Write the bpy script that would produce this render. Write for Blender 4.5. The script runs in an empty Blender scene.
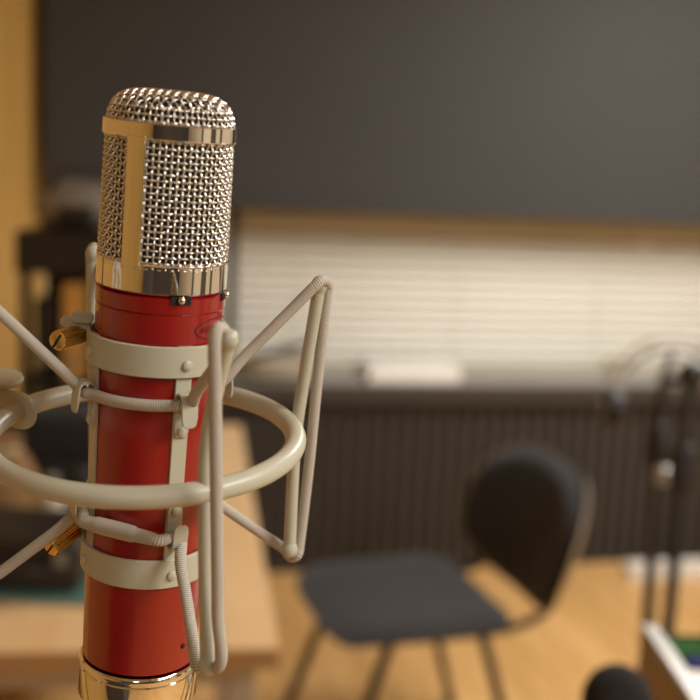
import bpy, bmesh, math, random
from math import sin, cos, pi, radians as R, sqrt
from mathutils import Vector as V, Matrix
random.seed(4)
scene = bpy.context.scene
COL = scene.collection

# ------------------------------------------------------------------ camera
F = 1150.0
EYE = V((0, 0, 1.61))
PITCH, ROLL = R(10.1), 0.047
fw = V((0, cos(PITCH), -sin(PITCH)))
R0, U0 = V((1, 0, 0)), V((0, sin(PITCH), cos(PITCH)))
rt = R0 * cos(ROLL) + U0 * sin(ROLL)
up = U0 * cos(ROLL) - R0 * sin(ROLL)
cd = bpy.data.cameras.new('camera'); cam = bpy.data.objects.new('camera', cd); COL.objects.link(cam)
cam.matrix_world = Matrix((
    (rt.x, up.x, -fw.x, EYE.x), (rt.y, up.y, -fw.y, EYE.y), (rt.z, up.z, -fw.z, EYE.z), (0, 0, 0, 1)))
cd.sensor_width = 36; cd.lens = F / 700 * 36; cd.clip_start = .02; cd.clip_end = 60
cd.dof.use_dof = True; cd.dof.focus_distance = .455; cd.dof.aperture_fstop = cd.lens / 8.8
scene.camera = cam

def ray(px, py): return fw + rt * ((px - 350) / F) + up * ((350 - py) / F)
def at(px, py, d): return EYE + ray(px, py) * d
def on_z(px, py, z):
    r = ray(px, py); return EYE + r * ((z - EYE.z) / r.z)
def proj(p):
    q = p - EYE; d = q.dot(fw)
    return 350 + F * q.dot(rt) / d, 350 - F * q.dot(up) / d, d

# ------------------------------------------------------------------ materials
def srgb(r, g, b):
    return tuple((c / 255 / 12.92 if c / 255 <= .04045 else ((c / 255 + .055) / 1.055) ** 2.4) for c in (r, g, b)) + (1,)

def mat(name, col, rough=.5, metal=0., bump=0., bscale=200., var=0., vscale=8., coat=0., sheen=0., spec=.5):
    m = bpy.data.materials.new(name); m.use_nodes = True
    nt = m.node_tree; b = nt.nodes['Principled BSDF']
    b.inputs['Base Color'].default_value = srgb(*col); b.inputs['Roughness'].default_value = rough
    b.inputs['Metallic'].default_value = metal; b.inputs['Coat Weight'].default_value = coat
    b.inputs['Coat Roughness'].default_value = .12
    b.inputs['Sheen Weight'].default_value = sheen; b.inputs['Specular IOR Level'].default_value = spec
    tc = nt.nodes.new('ShaderNodeTexCoord')
    if var:
        n = nt.nodes.new('ShaderNodeTexNoise'); n.inputs['Scale'].default_value = vscale; n.inputs['Detail'].default_value = 4
        nt.links.new(tc.outputs['Object'], n.inputs['Vector'])
        mx = nt.nodes.new('ShaderNodeMixRGB'); mx.inputs[1].default_value = srgb(*[max(0, c * (1 - var)) for c in col])
        mx.inputs[2].default_value = srgb(*[min(255, c * (1 + var)) for c in col])
        nt.links.new(n.outputs['Fac'], mx.inputs[0]); nt.links.new(mx.outputs[0], b.inputs['Base Color'])
    if bump:
        n = nt.nodes.new('ShaderNodeTexNoise'); n.inputs['Scale'].default_value = bscale; n.inputs['Detail'].default_value = 3
        nt.links.new(tc.outputs['Object'], n.inputs['Vector'])
        bp = nt.nodes.new('ShaderNodeBump'); bp.inputs['Strength'].default_value = bump; bp.inputs['Distance'].default_value = .001
        nt.links.new(n.outputs['Fac'], bp.inputs['Height']); nt.links.new(bp.outputs[0], b.inputs['Normal'])
    return m

def wood(name, c1, c2, rough=.45, axis=(1, 12, 12), plank=None):
    m = mat(name, c1, rough); nt = m.node_tree; b = nt.nodes['Principled BSDF']
    tc = nt.nodes.new('ShaderNodeTexCoord'); mp = nt.nodes.new('ShaderNodeMapping'); mp.inputs['Scale'].default_value = axis
    nt.links.new(tc.outputs['Object'], mp.inputs['Vector'])
    n = nt.nodes.new('ShaderNodeTexNoise'); n.inputs['Scale'].default_value = 2.5; n.inputs['Detail'].default_value = 6
    n.inputs['Distortion'].default_value = .6
    nt.links.new(mp.outputs[0], n.inputs['Vector'])
    cr = nt.nodes.new('ShaderNodeValToRGB')
    cr.color_ramp.elements[0].position = .3; cr.color_ramp.elements[0].color = srgb(*c2)
    cr.color_ramp.elements[1].position = .7; cr.color_ramp.elements[1].color = srgb(*c1)
    nt.links.new(n.outputs['Fac'], cr.inputs[0]); out = cr.outputs[0]
    if plank:
        bk = nt.nodes.new('ShaderNodeTexBrick')
        bk.inputs['Color1'].default_value = (1, 1, 1, 1); bk.inputs['Color2'].default_value = (.86, .84, .8, 1)
        bk.inputs['Mortar'].default_value = (.45, .38, .3, 1); bk.inputs['Scale'].default_value = 1
        bk.inputs['Brick Width'].default_value = plank[0]; bk.inputs['Row Height'].default_value = plank[1]
        bk.inputs['Mortar Size'].default_value = .0025
        m2 = nt.nodes.new('ShaderNodeMapping'); m2.inputs['Rotation'].default_value = plank[2]
        nt.links.new(tc.outputs['Object'], m2.inputs['Vector']); nt.links.new(m2.outputs[0], bk.inputs['Vector'])
        mx = nt.nodes.new('ShaderNodeMixRGB'); mx.blend_type = 'MULTIPLY'; mx.inputs[0].default_value = 1
        nt.links.new(out, mx.inputs[1]); nt.links.new(bk.outputs['Color'], mx.inputs[2]); out = mx.outputs[0]
    nt.links.new(out, b.inputs['Base Color'])
    return m

def cord_mat(name, col):
    m = mat(name, col, .75, spec=.3); nt = m.node_tree; b = nt.nodes['Principled BSDF']
    uv = nt.nodes.new('ShaderNodeTexCoord')
    sp = nt.nodes.new('ShaderNodeSeparateXYZ'); nt.links.new(uv.outputs['UV'], sp.inputs[0])
    # braided sheath: fine ribs that run round the cord, slightly helical
    a = nt.nodes.new('ShaderNodeMath'); a.operation = 'MULTIPLY_ADD'; a.inputs[1].default_value = 2 * pi / .00082
    tw = nt.nodes.new('ShaderNodeMath'); tw.operation = 'MULTIPLY'; tw.inputs[1].default_value = 2 * pi * 2
    nt.links.new(sp.outputs['X'], tw.inputs[0]); nt.links.new(sp.outputs['Y'], a.inputs[0]); nt.links.new(tw.outputs[0], a.inputs[2])
    s = nt.nodes.new('ShaderNodeMath'); s.operation = 'SINE'; nt.links.new(a.outputs[0], s.inputs[0])
    mr = nt.nodes.new('ShaderNodeMapRange'); mr.inputs[1].default_value = -1; mr.inputs[2].default_value = 1
    nt.links.new(s.outputs[0], mr.inputs[0])
    mx = nt.nodes.new('ShaderNodeMixRGB'); mx.inputs[1].default_value = srgb(*[c * .76 for c in col]); mx.inputs[2].default_value = srgb(*[min(255, c * 1.10) for c in col])
    nt.links.new(mr.outputs[0], mx.inputs[0]); nt.links.new(mx.outputs[0], b.inputs['Base Color'])
    bp = nt.nodes.new('ShaderNodeBump'); bp.inputs['Strength'].default_value = .5; bp.inputs['Distance'].default_value = .0003
    nt.links.new(mr.outputs[0], bp.inputs['Height']); nt.links.new(bp.outputs[0], b.inputs['Normal'])
    return m

def emis(name, col, s):
    m = bpy.data.materials.new(name); m.use_nodes = True; nt = m.node_tree
    b = nt.nodes['Principled BSDF']; b.inputs['Base Color'].default_value = (0.02, 0.02, 0.02, 1)
    b.inputs['Roughness'].default_value = .9; b.inputs['Specular IOR Level'].default_value = .1; b.inputs['Emission Color'].default_value = srgb(*col); b.inputs['Emission Strength'].default_value = s
    return m

M = dict(
    red=mat('red_lacquer', (140, 20, 18), .26, coat=.45, bump=.02, bscale=900),
    chrome=mat('polished_chrome', (226, 224, 219), .07, 1),
    wire=mat('nickel_wire', (212, 210, 203), .27, 1),
    inner=mat('inner_gauze', (44, 38, 28), .6, .4, bump=.5, bscale=2500),
    beige=mat('warm_grey_enamel', (178, 175, 155), .38, bump=.06, bscale=700),
    cord=cord_mat('grey_braided_elastic', (186, 178, 165)),
    sleeve=mat('grey_shrink_sleeve', (170, 163, 150), .5),
    brass=mat('brass', (226, 192, 112), .26, 1),
    ink=mat('black_ink', (22, 16, 14), .5),
    dark=mat('dark_hole', (12, 10, 9), .8),
    floor=wood('oak_floor', (216, 172, 112), (200, 154, 94), .42, (14, 1.2, 1), plank=(1.6, .14, (0, 0, R(74)))),
    table=wood('beech_top', (218, 184, 138), (208, 172, 124), .4, (10, 1, 10)),
    tedge=wood('beech_edge', (160, 122, 78), (146, 108, 66), .5, (2, 10, 10)),
    wallwood=wood('honey_wood_panel', (204, 164, 92), (188, 146, 76), .5, (8, 8, .7)),
    plaster=mat('cream_plaster', (206, 196, 172), .9, bump=.1, bscale=120, var=.03),
    ceil=mat('white_ceiling', (222, 216, 204), .9),
    darkwall=mat('dark_felt_wall', (74, 68, 62), .95, var=.08),
    board=mat('charcoal_shade_cloth', (60, 59, 58), .85, bump=.2, bscale=500, var=.04, vscale=3),
    slat=mat('ivory_slat', (224, 220, 208), .55),
    rail=wood('tan_head_rail', (196, 182, 150), (184, 168, 134), .6, (2, 12, 12)),
    sill=mat('grey_sill', (150, 145, 138), .5, var=.05),
    silledge=mat('dark_sill_edge', (58, 50, 44), .6),
    ribs=mat('dark_brown_rib', (66, 60, 53), .65),
    ribback=mat('dark_brown_back', (42, 38, 34), .8),
    black=mat('black_plastic', (26, 24, 23), .45),
    blackm=mat('black_painted_steel', (22, 20, 19), .45),
    fabric=mat('black_fabric', (27, 25, 24), .95, bump=.4, bscale=600, sheen=.15),
    grey=mat('grey_plastic', (122, 118, 110), .5),
    silver=mat('brushed_silver', (176, 172, 166), .35, .7),
    white=mat('white_paint', (226, 222, 212), .5),
    paper=mat('white_paper', (236, 232, 224), .8),
    tan=mat('tan_cloth', (132, 100, 62), .9, bump=.4, bscale=80, var=.12),
    amber=mat('amber_card', (196, 150, 78), .8),
    teal=mat('teal_cover', (70, 108, 100), .6),
    pale=mat('pale_grey_cloth', (186, 178, 160), .9, bump=.3, bscale=60),
    woodside=wood('brown_side_cheek', (152, 134, 102), (136, 118, 86), .5, (12, 1, 12)),
    foam=mat('black_foam', (26, 23, 22), 1, bump=.8, bscale=300),
    green=emis('green_display', (44, 124, 12), .28), blue=emis('blue_display', (36, 40, 110), .5),
    glass=mat('window_glass', (12, 14, 18), .03),
    diffuser=emis('lamp_diffuser', (255, 240, 220), 3.0),
)

# ------------------------------------------------------------------ object helpers
def tag(o, label=None, cat=None, group=None, kind=None):
    if label: o['label'] = label
    if cat: o['category'] = cat
    if group: o['group'] = group
    if kind: o['kind'] = kind
    return o

def thing(name, label, cat, loc, group=None, rotz=0.):
    o = bpy.data.objects.new(name, None); COL.objects.link(o)
    o.matrix_basis = Matrix.Translation(loc) @ Matrix.Rotation(rotz, 4, 'Z'); o.empty_display_size = .05
    return tag(o, label, cat, group)

def root_mat(o):
    while o.parent: o = o.parent
    return o.matrix_basis

def obj(name, bm, m, parent=None, smooth=True, label=None, angle=35, local=False, bevel=0., bseg=2):
    """Links a bmesh given in world coordinates (or the root's own, local=True) as ONE mesh object."""
    bmesh.ops.recalc_face_normals(bm, faces=bm.faces)
    o_loc = None
    if parent is not None:
        if not local: bm.transform(root_mat(parent).inverted())
    else:
        xs = [v.co for v in bm.verts]
        lo = V([min(c[i] for c in xs) for i in range(3)]); hi = V([max(c[i] for c in xs) for i in range(3)])
        o_loc = V(((lo.x + hi.x) / 2, (lo.y + hi.y) / 2, lo.z))
        bm.transform(Matrix.Translation(-o_loc))
    me = bpy.data.meshes.new(name); 
    if smooth:
        for f in bm.faces: f.smooth = True
        for e in bm.edges:
            if len(e.link_faces) == 2 and e.calc_face_angle(0) > R(angle): e.smooth = False
    bm.to_mesh(me); bm.free()
    me.materials.append(m)
    o = bpy.data.objects.new(name, me); COL.objects.link(o)
    if parent is not None: o.parent = parent
    else: o.location = o_loc
    if bevel:
        b = o.modifiers.new('bevel', 'BEVEL'); b.width = bevel; b.segments = bseg; b.limit_method = 'ANGLE'; b.angle_limit = R(40)
        if hasattr(b, 'harden_normals'): b.harden_normals = False
    if label: o['label'] = label
    return o

def struct(name, bm, m, **k):
    o = obj(name, bm, m, smooth=False, **k); o['kind'] = 'structure'; return o

def newbm(): return bmesh.new()

def frame_from(z, x=None):
    z = z.normalized()
    if x is None: x = V((1, 0, 0)) if abs(z.x) < .9 else V((0, 1, 0))
    x = (x - z * x.dot(z)).normalized(); y = z.cross(x)
    return x, y, z

def matf(o, x, y, z):
    return Matrix(((x.x, y.x, z.x, o.x), (x.y, y.y, z.y, o.y), (x.z, y.z, z.z, o.z), (0, 0, 0, 1)))

def box(bm, c, sx, sy, sz, x=V((1, 0, 0)), z=V((0, 0, 1))):
    x, y, z = frame_from(z, x); m = matf(c, x, y, z)
    vs = [bm.verts.new(m @ V((i * sx / 2, j * sy / 2, k * sz / 2))) for i in (-1, 1) for j in (-1, 1) for k in (-1, 1)]
    for f in ((0, 1, 3, 2), (4, 6, 7, 5), (0, 4, 5, 1), (2, 3, 7, 6), (0, 2, 6, 4), (1, 5, 7, 3)):
        bm.faces.new([vs[i] for i in f])
    return bm

def lathe(bm, prof, m=Matrix(), segs=64, capb=True, capt=True, closed=False):
    """prof = [(r, z)...] round local z."""
    rings = []
    for r, z in prof:
        rings.append([bm.verts.new(m @ V((r * cos(2 * pi * i / segs), r * sin(2 * pi * i / segs), z))) for i in range(segs)])
    pairs = list(zip(rings[:-1], rings[1:])) + ([(rings[-1], rings[0])] if closed else [])
    for a, b in pairs:
        for i in range(segs):
            j = (i + 1) % segs; bm.faces.new((a[i], a[j], b[j], b[i]))
    if not closed:
        if capb: bm.faces.new(list(reversed(rings[0])))
        if capt: bm.faces.new(rings[-1])
    return bm

def smooth_path(pts, n=8, closed=False):
    """Catmull-Rom through the points."""
    out = []; N = len(pts)
    rng = N if closed else N - 1
    for i in range(rng):
        p0 = pts[(i - 1) % N] if closed or i > 0 else pts[0] * 2 - pts[1]
        p1, p2 = pts[i], pts[(i + 1) % N]
        p3 = pts[(i + 2) % N] if closed or i + 2 < N else pts[-1] * 2 - pts[-2]
        for k in range(n):
            t = k / n
            out.append(.5 * ((2 * p1) + (p2 - p0) * t + (2 * p0 - 5 * p1 + 4 * p2 - p3) * t * t + (3 * p1 - p0 - 3 * p2 + p3) * t ** 3))
    if not closed: out.append(pts[-1])
    return out

def tube(bm, pts, rad, segs=10, closed=False, caps=True, uv=False, flat=None):
    """rad: number or list. uv: x round, y along in metres. flat=(normal, factor) squashes the section along normal."""
    N = len(pts); rads = rad if isinstance(rad, (list, tuple)) else [rad] * N
    tans = []
    for i in range(N):
        a = pts[(i - 1) % N] if closed or i > 0 else pts[0]
        b = pts[(i + 1) % N] if closed or i < N - 1 else pts[-1]
        t = (b - a); tans.append(t.normalized() if t.length > 1e-9 else V((0, 0, 1)))
    x, _, _ = frame_from(tans[0]); rings = []; L = 0; Ls = []
    for i in range(N):
        t = tans[i]; x = (x - t * x.dot(t)).normalized(); y = t.cross(x)
        if i: L += (pts[i] - pts[i - 1]).length
        Ls.append(L)
        rings.append([bm.verts.new(pts[i] + (x * cos(2 * pi * k / segs) + y * sin(2 * pi * k / segs)) * rads[i]) for k in range(segs)])
    if flat:
        for i, rg in enumerate(rings):
            for v in rg:
                d = v.co - pts[i]; v.co -= flat[0] * d.dot(flat[0]) * (1 - flat[1])
    lay = bm.loops.layers.uv.verify() if uv else None
    for i in range(N if closed else N - 1):
        a, b = rings[i], rings[(i + 1) % N]
        off = 0
        if closed and i == N - 1:      # align the seam
            off = min(range(segs), key=lambda s: (a[0].co - b[s].co).length)
        for k in range(segs):
            f = bm.faces.new((a[k], a[(k + 1) % segs], b[(k + 1 + off) % segs], b[(k + off) % segs]))
            if uv:
                l2 = Ls[i + 1] if i + 1 < N else L + (pts[0] - pts[-1]).length
                for lp, c in zip(f.loops, ((k, Ls[i]), (k + 1, Ls[i]), (k + 1, l2), (k, l2))):
                    lp[lay].uv = (c[0] / segs, c[1])
    if caps and not closed:
        bm.faces.new(list(reversed(rings[0]))); bm.faces.new(rings[-1])
    return bm

def ball(bm, c, r, m=None, segs=20, rings=12, sc=(1, 1, 1)):
    mm = Matrix.Translation(c) if m is None else m
    s = bmesh.ops.create_uvsphere(bm, u_segments=segs, v_segments=rings, radius=r)
    for v in s['verts']: v.co = mm @ V((v.co.x * sc[0], v.co.y * sc[1], v.co.z * sc[2]))
    return bm

def cyl(bm, a, b, r, segs=24, r2=None, chamfer=0.):
    z = b - a; L = z.length; x, y, z = frame_from(z); r2 = r if r2 is None else r2
    prof = [(r, 0), (r2, L)] if not chamfer else [(r - chamfer, 0), (r, chamfer), (r2, L - chamfer), (r2 - chamfer, L)]
    return lathe(bm, prof, matf(a, x, y, z), segs)

def strap(bm, path, wdir, width, th):
    """Flat strip: path points, wdir sideways unit, width number/list, thickness th (normal from path)."""
    N = len(path); rows = []
    ws = width if isinstance(width, (list, tuple)) else [width] * N
    for i in range(N):
        a = path[max(0, i - 1)]; b = path[min(N - 1, i + 1)]
        t = (b - a).normalized(); n = wdir.cross(t).normalized(); w = ws[i] / 2
        rows.append([bm.verts.new(path[i] + s * w * wdir + q * th / 2 * n) for s, q in ((-1, -1), (1, -1), (1, 1), (-1, 1))])
    for a, b in zip(rows[:-1], rows[1:]):
        for k in range(4): bm.faces.new((a[k], a[(k + 1) % 4], b[(k + 1) % 4], b[k]))
    bm.faces.new(list(reversed(rows[0]))); bm.faces.new(rows[-1])
    return bm

def rounded_slab(bm, m, sx, sy, h, rc, n=6, dome=0.):
    """Rounded-rectangle slab in local xy of m, from z=0 to h."""
    pts = []
    for cx, cy, a0 in ((1, 1, 0), (-1, 1, 90), (-1, -1, 180), (1, -1, 270)):
        for k in range(n + 1):
            a = R(a0 + 90 * k / n); pts.append((cx * (sx / 2 - rc) + rc * cos(a), cy * (sy / 2 - rc) + rc * sin(a)))
    e = min(h * .3, rc * .5)
    rows = []
    for z, ins in ((0, e), (e, 0), (h - e, 0), (h, e)):
        k = [(x * (1 - 2 * ins / sx), y * (1 - 2 * ins / sy)) for x, y in pts]
        rows.append([bm.verts.new(m @ V((x, y, z))) for x, y in k])
    P = len(pts)
    for a, b in zip(rows[:-1], rows[1:]):
        for i in range(P): bm.faces.new((a[i], a[(i + 1) % P], b[(i + 1) % P], b[i]))
    bm.faces.new(list(reversed(rows[0])))
    c = bm.verts.new(m @ V((0, 0, h + dome)))
    for i in range(P): bm.faces.new((rows[-1][i], rows[-1][(i + 1) % P], c))
    return bm

# ================================================================== MICROPHONE
P_bot, P_top = at(137.5, 690, .488), at(170.5, 130, .4355)
AX = (P_top - P_bot).normalized()
MY = (P_bot + P_top) / 2 - EYE; MY = (MY - AX * MY.dot(AX)).normalized(); MR = MY.cross(AX)     # MY points away from the camera
MM = matf(P_bot, MR, MY, AX)
def zpix(y):
    lo, hi = -.1, .4
    for _ in range(50):
        mid = (lo + hi) / 2
        if proj(P_bot + AX * mid)[1] > y: lo = mid
        else: hi = mid
    return lo
def st(y, half):
    z = zpix(y); return half * proj(P_bot + AX * z)[2] / F, z
def mp(a, r, z): return P_bot + AX * z + (MR * sin(R(a)) - MY * cos(R(a))) * r
def rad(a): return MR * sin(R(a)) - MY * cos(R(a))
def tan_(a): return MR * cos(R(a)) + MY * sin(R(a))
def zfor(a, r, y):
    lo, hi = -.1, .4
    for _ in range(50):
        mid = (lo + hi) / 2
        if proj(mp(a, r, mid))[1] > y: lo = mid
        else: hi = mid
    return lo

mic = bpy.data.objects.new('microphone', None); COL.objects.link(mic); mic.matrix_basis = MM
tag(mic, 'large red studio microphone with silver mesh head held upright in a grey shock mount', 'microphone')

# body: red tube with a lip at the top, tapering a little downwards
bp_ = [st(648, 55.8), st(640, 56.2), st(590, 57.8), st(520, 59.3), st(430, 61.2), st(350, 62.6), st(303, 63.4)]
rl, zl = st(302, 64.2); rl2, zl2 = st(286, 64.2)
prof = bp_ + [(rl - .0006, zl - .0002), (rl, zl + .0004), (rl2, zl2 - .0004), (rl2 - .0012, zl2), (rl2 - .003, zl2 + .0005)]
body = obj('body', lathe(newbm(), prof, segs=96), M['red'], mic, local=True, angle=30)
def body_r(z):
    for (r1, z1), (r2, z2) in zip(bp_[:-1], bp_[1:]):
        if z1 <= z <= z2: return r1 + (r2 - r1) * (z - z1) / (z2 - z1)
    return bp_[-1][0]
# base cap of chrome with a raised lip
r1, z1 = st(690, 58); r2, z2 = st(651, 58)
prof = [(r1 * .80, z1 - .0035), (r1 * .86, z1 - .002), (r1 - .0012, z1 - .0006), (r1, z1 + .0015), (r2, z2 - .0042), (r2 - .0005, z2 - .0037), (r2 - .0005, z2 - .0030), (r2 + .0003, z2 - .0024), (r2 + .0005, z2 - .0012), (r2 + .0002, z2 - .0004), (r2 - .0004, z2 + .0002), (r2 - .0011, z2 + .0003), (r2 - .0022, z2 + .0001)]
obj('base_cap', lathe(newbm(), prof, segs=96), M['chrome'], mic, local=True, label='polished chrome base cap')
# connector beneath the cap, out of frame but part of the microphone
obj('connector', lathe(newbm(), [(.0095, z1 - .020), (.0098, z1 - .019), (.0098, z1 - .0038), (.0085, z1 - .0034)], segs=40), M['chrome'], mic, local=True)
# collar under the grille
ra, za = st(284.5, 64.6); rb, zb = st(254.5, 65.0)
prof = [(ra - .0022, za), (ra - .0006, za + .0001), (ra, za + .0008), (rb, zb - .0010), (rb + .0003, zb - .0006), (rb - .0004, zb), (rb - .0022, zb)]
collar = obj('collar', lathe(newbm(), prof, segs=128), M['chrome'], mic, local=True, label='polished chrome collar under the mesh head')
# slot and ball screws below the collar
zs = za - .0006
def xf_at(a, r, z):   # frame with z outward
    return matf(mp(a, r, z), tan_(a), AX, rad(a))
for a in (17.5, 74):
    bm = newbm(); box(bm, mp(a, rl2 + .0001, za - .0014), .0078, .003, .0006, tan_(a), rad(a)); obj('slot', bm, M['dark'], mic, smooth=False)
    bm = newbm(); ball(bm, mp(a, rl2 + .0008, za - .0011), .0015, segs=16, rings=10); obj('screw', bm, M['chrome'], mic)
# small screw low on the body
bm = newbm(); zz = zfor(46, .0225, 645); lathe(bm, [(.0011, -.0004), (.0011, .0003), (.0007, .0006)], xf_at(46, body_r(zz), zz), 16); obj('grub_screw', bm, M['dark'], mic)

# --- woven grille
rg, zg0 = st(260, 62.8); rg2, zg1 = st(124, 61.8)
NW = 66; p = 2 * pi * rg / NW; wr = .00055; A = .00054
DN = 5.0; zap = zpix(92.5); HDm = zap - zg1
bm = newbm(); H = zg1 - zg0 + HDm * .62
def wall_r(z):
    if z <= zg1 - zg0: return rg + (rg2 - rg) * z / (zg1 - zg0)
    return rg2 * (1 - ((z - (zg1 - zg0)) / HDm) ** 2) ** (1 / DN)
for i in range(NW):
    th = 2 * pi * i / NW; pts = []
    ns = int(H / p * 4)
    for k in range(ns + 1):
        z = H * k / ns; r0 = wall_r(z)
        r = r0 + A * cos(pi * (z / p + i)); pts.append(V((r * cos(th), r * sin(th), zg0 + z)))
    tube(bm, pts, wr, 5, caps=False)
j = 0
while j * p < H:
    z = j * p; r0 = wall_r(z); pts = []
    for k in range(NW * 4):
        th = 2 * pi * k / (NW * 4); r = r0 - A * cos(pi * (th / (2 * pi / NW) + j)); pts.append(V((r * cos(th), r * sin(th), zg0 + z)))
    tube(bm, pts, wr, 5, closed=True); j += 1
grille = obj('grille_mesh', bm, M['wire'], mic, local=True, angle=80, label='woven silver wire mesh')
# dome of draped weave
ztop = zpix(92.5); zd0 = zg1; HD = ztop - zd0; RD = rg2
def dome(x, y, s=1.0):
    q = min(1, sqrt(x * x + y * y) / (RD * s)); return HD * (1 - q ** DN) ** .5
bm = newbm(); ca, sa = cos(R(38)), sin(R(38)); pd = p * .98
for d in (0, 1):
    k = -int(RD / pd)
    while k * pd <= RD:
        v = k * pd + 1e-6
        RQ = RD * .945; um = sqrt(max(0, RQ * RQ - v * v)) if abs(v) < RQ else 0
        if um > pd:
            pts = []; n = 110
            for q in range(n + 1):
                u = um * (2 * q / n - 1)
                x, y = (u, v) if d == 0 else (v, u)
                h = dome(x, y); e = 1e-5
                gx = (dome(x + e, y) - dome(x - e, y)) / (2 * e); gy = (dome(x, y + e) - dome(x, y - e)) / (2 * e)
                gx, gy = max(-4, min(4, gx)), max(-4, min(4, gy))
                nrm = V((-gx, -gy, 1)).normalized()
                off = A * cos(pi * (u / pd + k)) * (1 if d == 0 else -1)
                c = V((x, y, h)) + nrm * off
                pts.append(V((c.x * ca - c.y * sa, c.x * sa + c.y * ca, zd0 + c.z)))
            tube(bm, pts, wr, 5, caps=False)
        k += 1
obj('grille_dome', bm, M['wire'], mic, local=True, angle=80, label='domed top of the woven wire mesh')
# finer gauze behind the weave
prof = [(rg * .95, zg0), (rg2 * .95, zd0)] + [(rg2 * .95 * q, zd0 + (dome(rg2 * q, 0) - .0012) * .97) for q in (.985, .95, .9, .8, .65, .45, .2, .02)]
obj('inner_gauze', lathe(newbm(), prof, segs=72, capb=False), M['inner'], mic, local=True)
# band round the head and the two uprights
rt1, zt1 = st(137.5, 66.6); rt2, zt2 = st(121.5, 66.6)
prof = [(rt1 - .0016, zt1), (rt1 - .0003, zt1), (rt1, zt1 + .0004), (rt2, zt2 - .0004), (rt2 - .0003, zt2), (rt2 - .0016, zt2)]
obj('grille_band', lathe(newbm(), prof, segs=128, closed=True), M['chrome'], mic, local=True, label='polished band round the mesh head')
def curved_plate(bm, a0, a1, z0, z1, ri, ro, n=8):
    rows = []
    for k in range(n + 1):
        a = a0 + (a1 - a0) * k / n
        rows.append([bm.verts.new(mp(a, r, z)) for r, z in ((ri, z0), (ro, z0), (ro, z1), (ri, z1))])
    for a, b in zip(rows[:-1], rows[1:]):
        for q in range(4): bm.faces.new((a[q], a[(q + 1) % 4], b[(q + 1) % 4], b[q]))
    bm.faces.new(list(reversed(rows[0]))); bm.faces.new(rows[-1]); return bm
for a in (-28, 152):
    bm = curved_plate(newbm(), a - 8.8, a + 8.8, zb - .001, zt1 + .001, rg + .0002, rg + .00115)
    obj('grille_bar', bm, M['chrome'], mic, label='polished upright bar of the mesh head', bevel=.0003)

# --- printed logo, wrapped round the tube: lettering in an oval
def wrap(bm, ac, zc, lift):
    for v in bm.verts:
        z = zc + v.co.y; r = body_r(z) + lift + v.co.z; v.co = mp(ac + math.degrees(v.co.x / body_r(z)), r, z)
LA, LZ = 61, zfor(61, .0253, 328)
bm = newbm(); n = 72; ea, eb = .0125, .0042
ri = []
for k in range(n):
    a = 2 * pi * k / n; t = .00030 + .00022 * abs(cos(a)) ** 2
    ri.append([bm.verts.new(V((x * cos(a), y * sin(a), h))) for x, y, h in ((ea, eb, 0), (ea - t * 1.5, eb - t, 0), (ea - t * 1.5, eb - t, .00006), (ea, eb, .00006))])
for k in range(n):
    a, b = ri[k], ri[(k + 1) % n]
    for q in range(4): bm.faces.new((a[q], b[q], b[(q + 1) % 4], a[(q + 1) % 4]))
wrap(bm, LA, LZ, .00003)
logo = obj('logo', bm, M['ink'], mic, label='black oval logo printed on the red tube')
tc_ = bpy.data.curves.new('lettering', 'FONT'); tc_.body = 'AVANTONE'; tc_.align_x = 'CENTER'; tc_.align_y = 'CENTER'; tc_.size = 1; tc_.resolution_u = 3; tc_.offset = .022
to = bpy.data.objects.new('lettering_source', tc_); COL.objects.link(to)
bpy.context.view_layer.update()
tm = bpy.data.meshes.new_from_object(to.evaluated_get(bpy.context.evaluated_depsgraph_get()))
bpy.data.objects.remove(to); bpy.data.curves.remove(tc_)
bm = newbm(); bm.from_mesh(tm); bpy.data.meshes.remove(tm)
xs = [v.co.x for v in bm.verts]; wtx = max(xs) - min(xs); ys = [v.co.y for v in bm.verts]; hy = max(ys) - min(ys); ym = (max(ys) + min(ys)) / 2
bmesh.ops.subdivide_edges(bm, edges=[e for e in bm.edges if e.calc_length() > .15], cuts=2)
for v in bm.verts: v.co = V((v.co.x / wtx * .0178 - .0008, (v.co.y - ym) / hy * .0025, 0))
wrap(bm, LA, LZ, .00009)
obj('lettering', bm, M['ink'], logo, smooth=False)

# ================================================================== SHOCK MOUNT
DD = -.1813
def am(px, py, d): return at(px, py, d + DD + (py - 445) / 2500 * .07)
RC = am(144, 435.5, .645)
mount = thing('shock_mount', 'grey enamelled shock mount with ring, cage and elastic cord round the red microphone', 'shock mount', RC)
# outer ring
el = R(16.6)
RN = (up * cos(el) - fw * sin(el) + rt * .048).normalized()
RX, RY, RN = frame_from(RN, rt)
RING = .0611
def rp(a, r=RING, h=0.): return RC + (RX * sin(R(a)) - RY * cos(R(a))) * r + RN * h
ringm = obj('ring', tube(newbm(), [rp(i * 360 / 120) for i in range(120)], .0043, 18, closed=True), M['beige'], mount)

# cage bands
def band(y0, y1, half0, half1):
    ra, za = st(y1, half1); rb, zb = st(y0, half0); t = .0014
    prof = [(ra - t, za), (ra - .0003, za), (ra, za + .0003), (rb, zb - .0003), (rb - .0003, zb), (rb - t, zb)]
    bm = lathe(newbm(), prof, MM, 96, closed=True)
    return obj('cage_band', bm, M['beige'], mount), (ra + rb) / 2, za, zb
ub, ru, uz0, uz1 = band(331, 360.5, 70.2, 69.8)
lb, rlw, lz0, lz1 = band(535.5, 562.5, 63.6, 63.2)
STR = (24, -66, 114, 204)
def stud(a, r, z, rr=.0021, name='rivet', parent=None):
    m = xf_at(a, r, z); bm = newbm()
    lathe(bm, [(rr, -.0006), (rr, .0004), (rr * .86, .0010), (rr * .5, .0014), (rr * .1, .0015)], m, 18)
    return obj(name, bm, M['beige'], parent or mount)
r_in_u, r_in_l = ru - .0015, rlw - .0015
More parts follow.
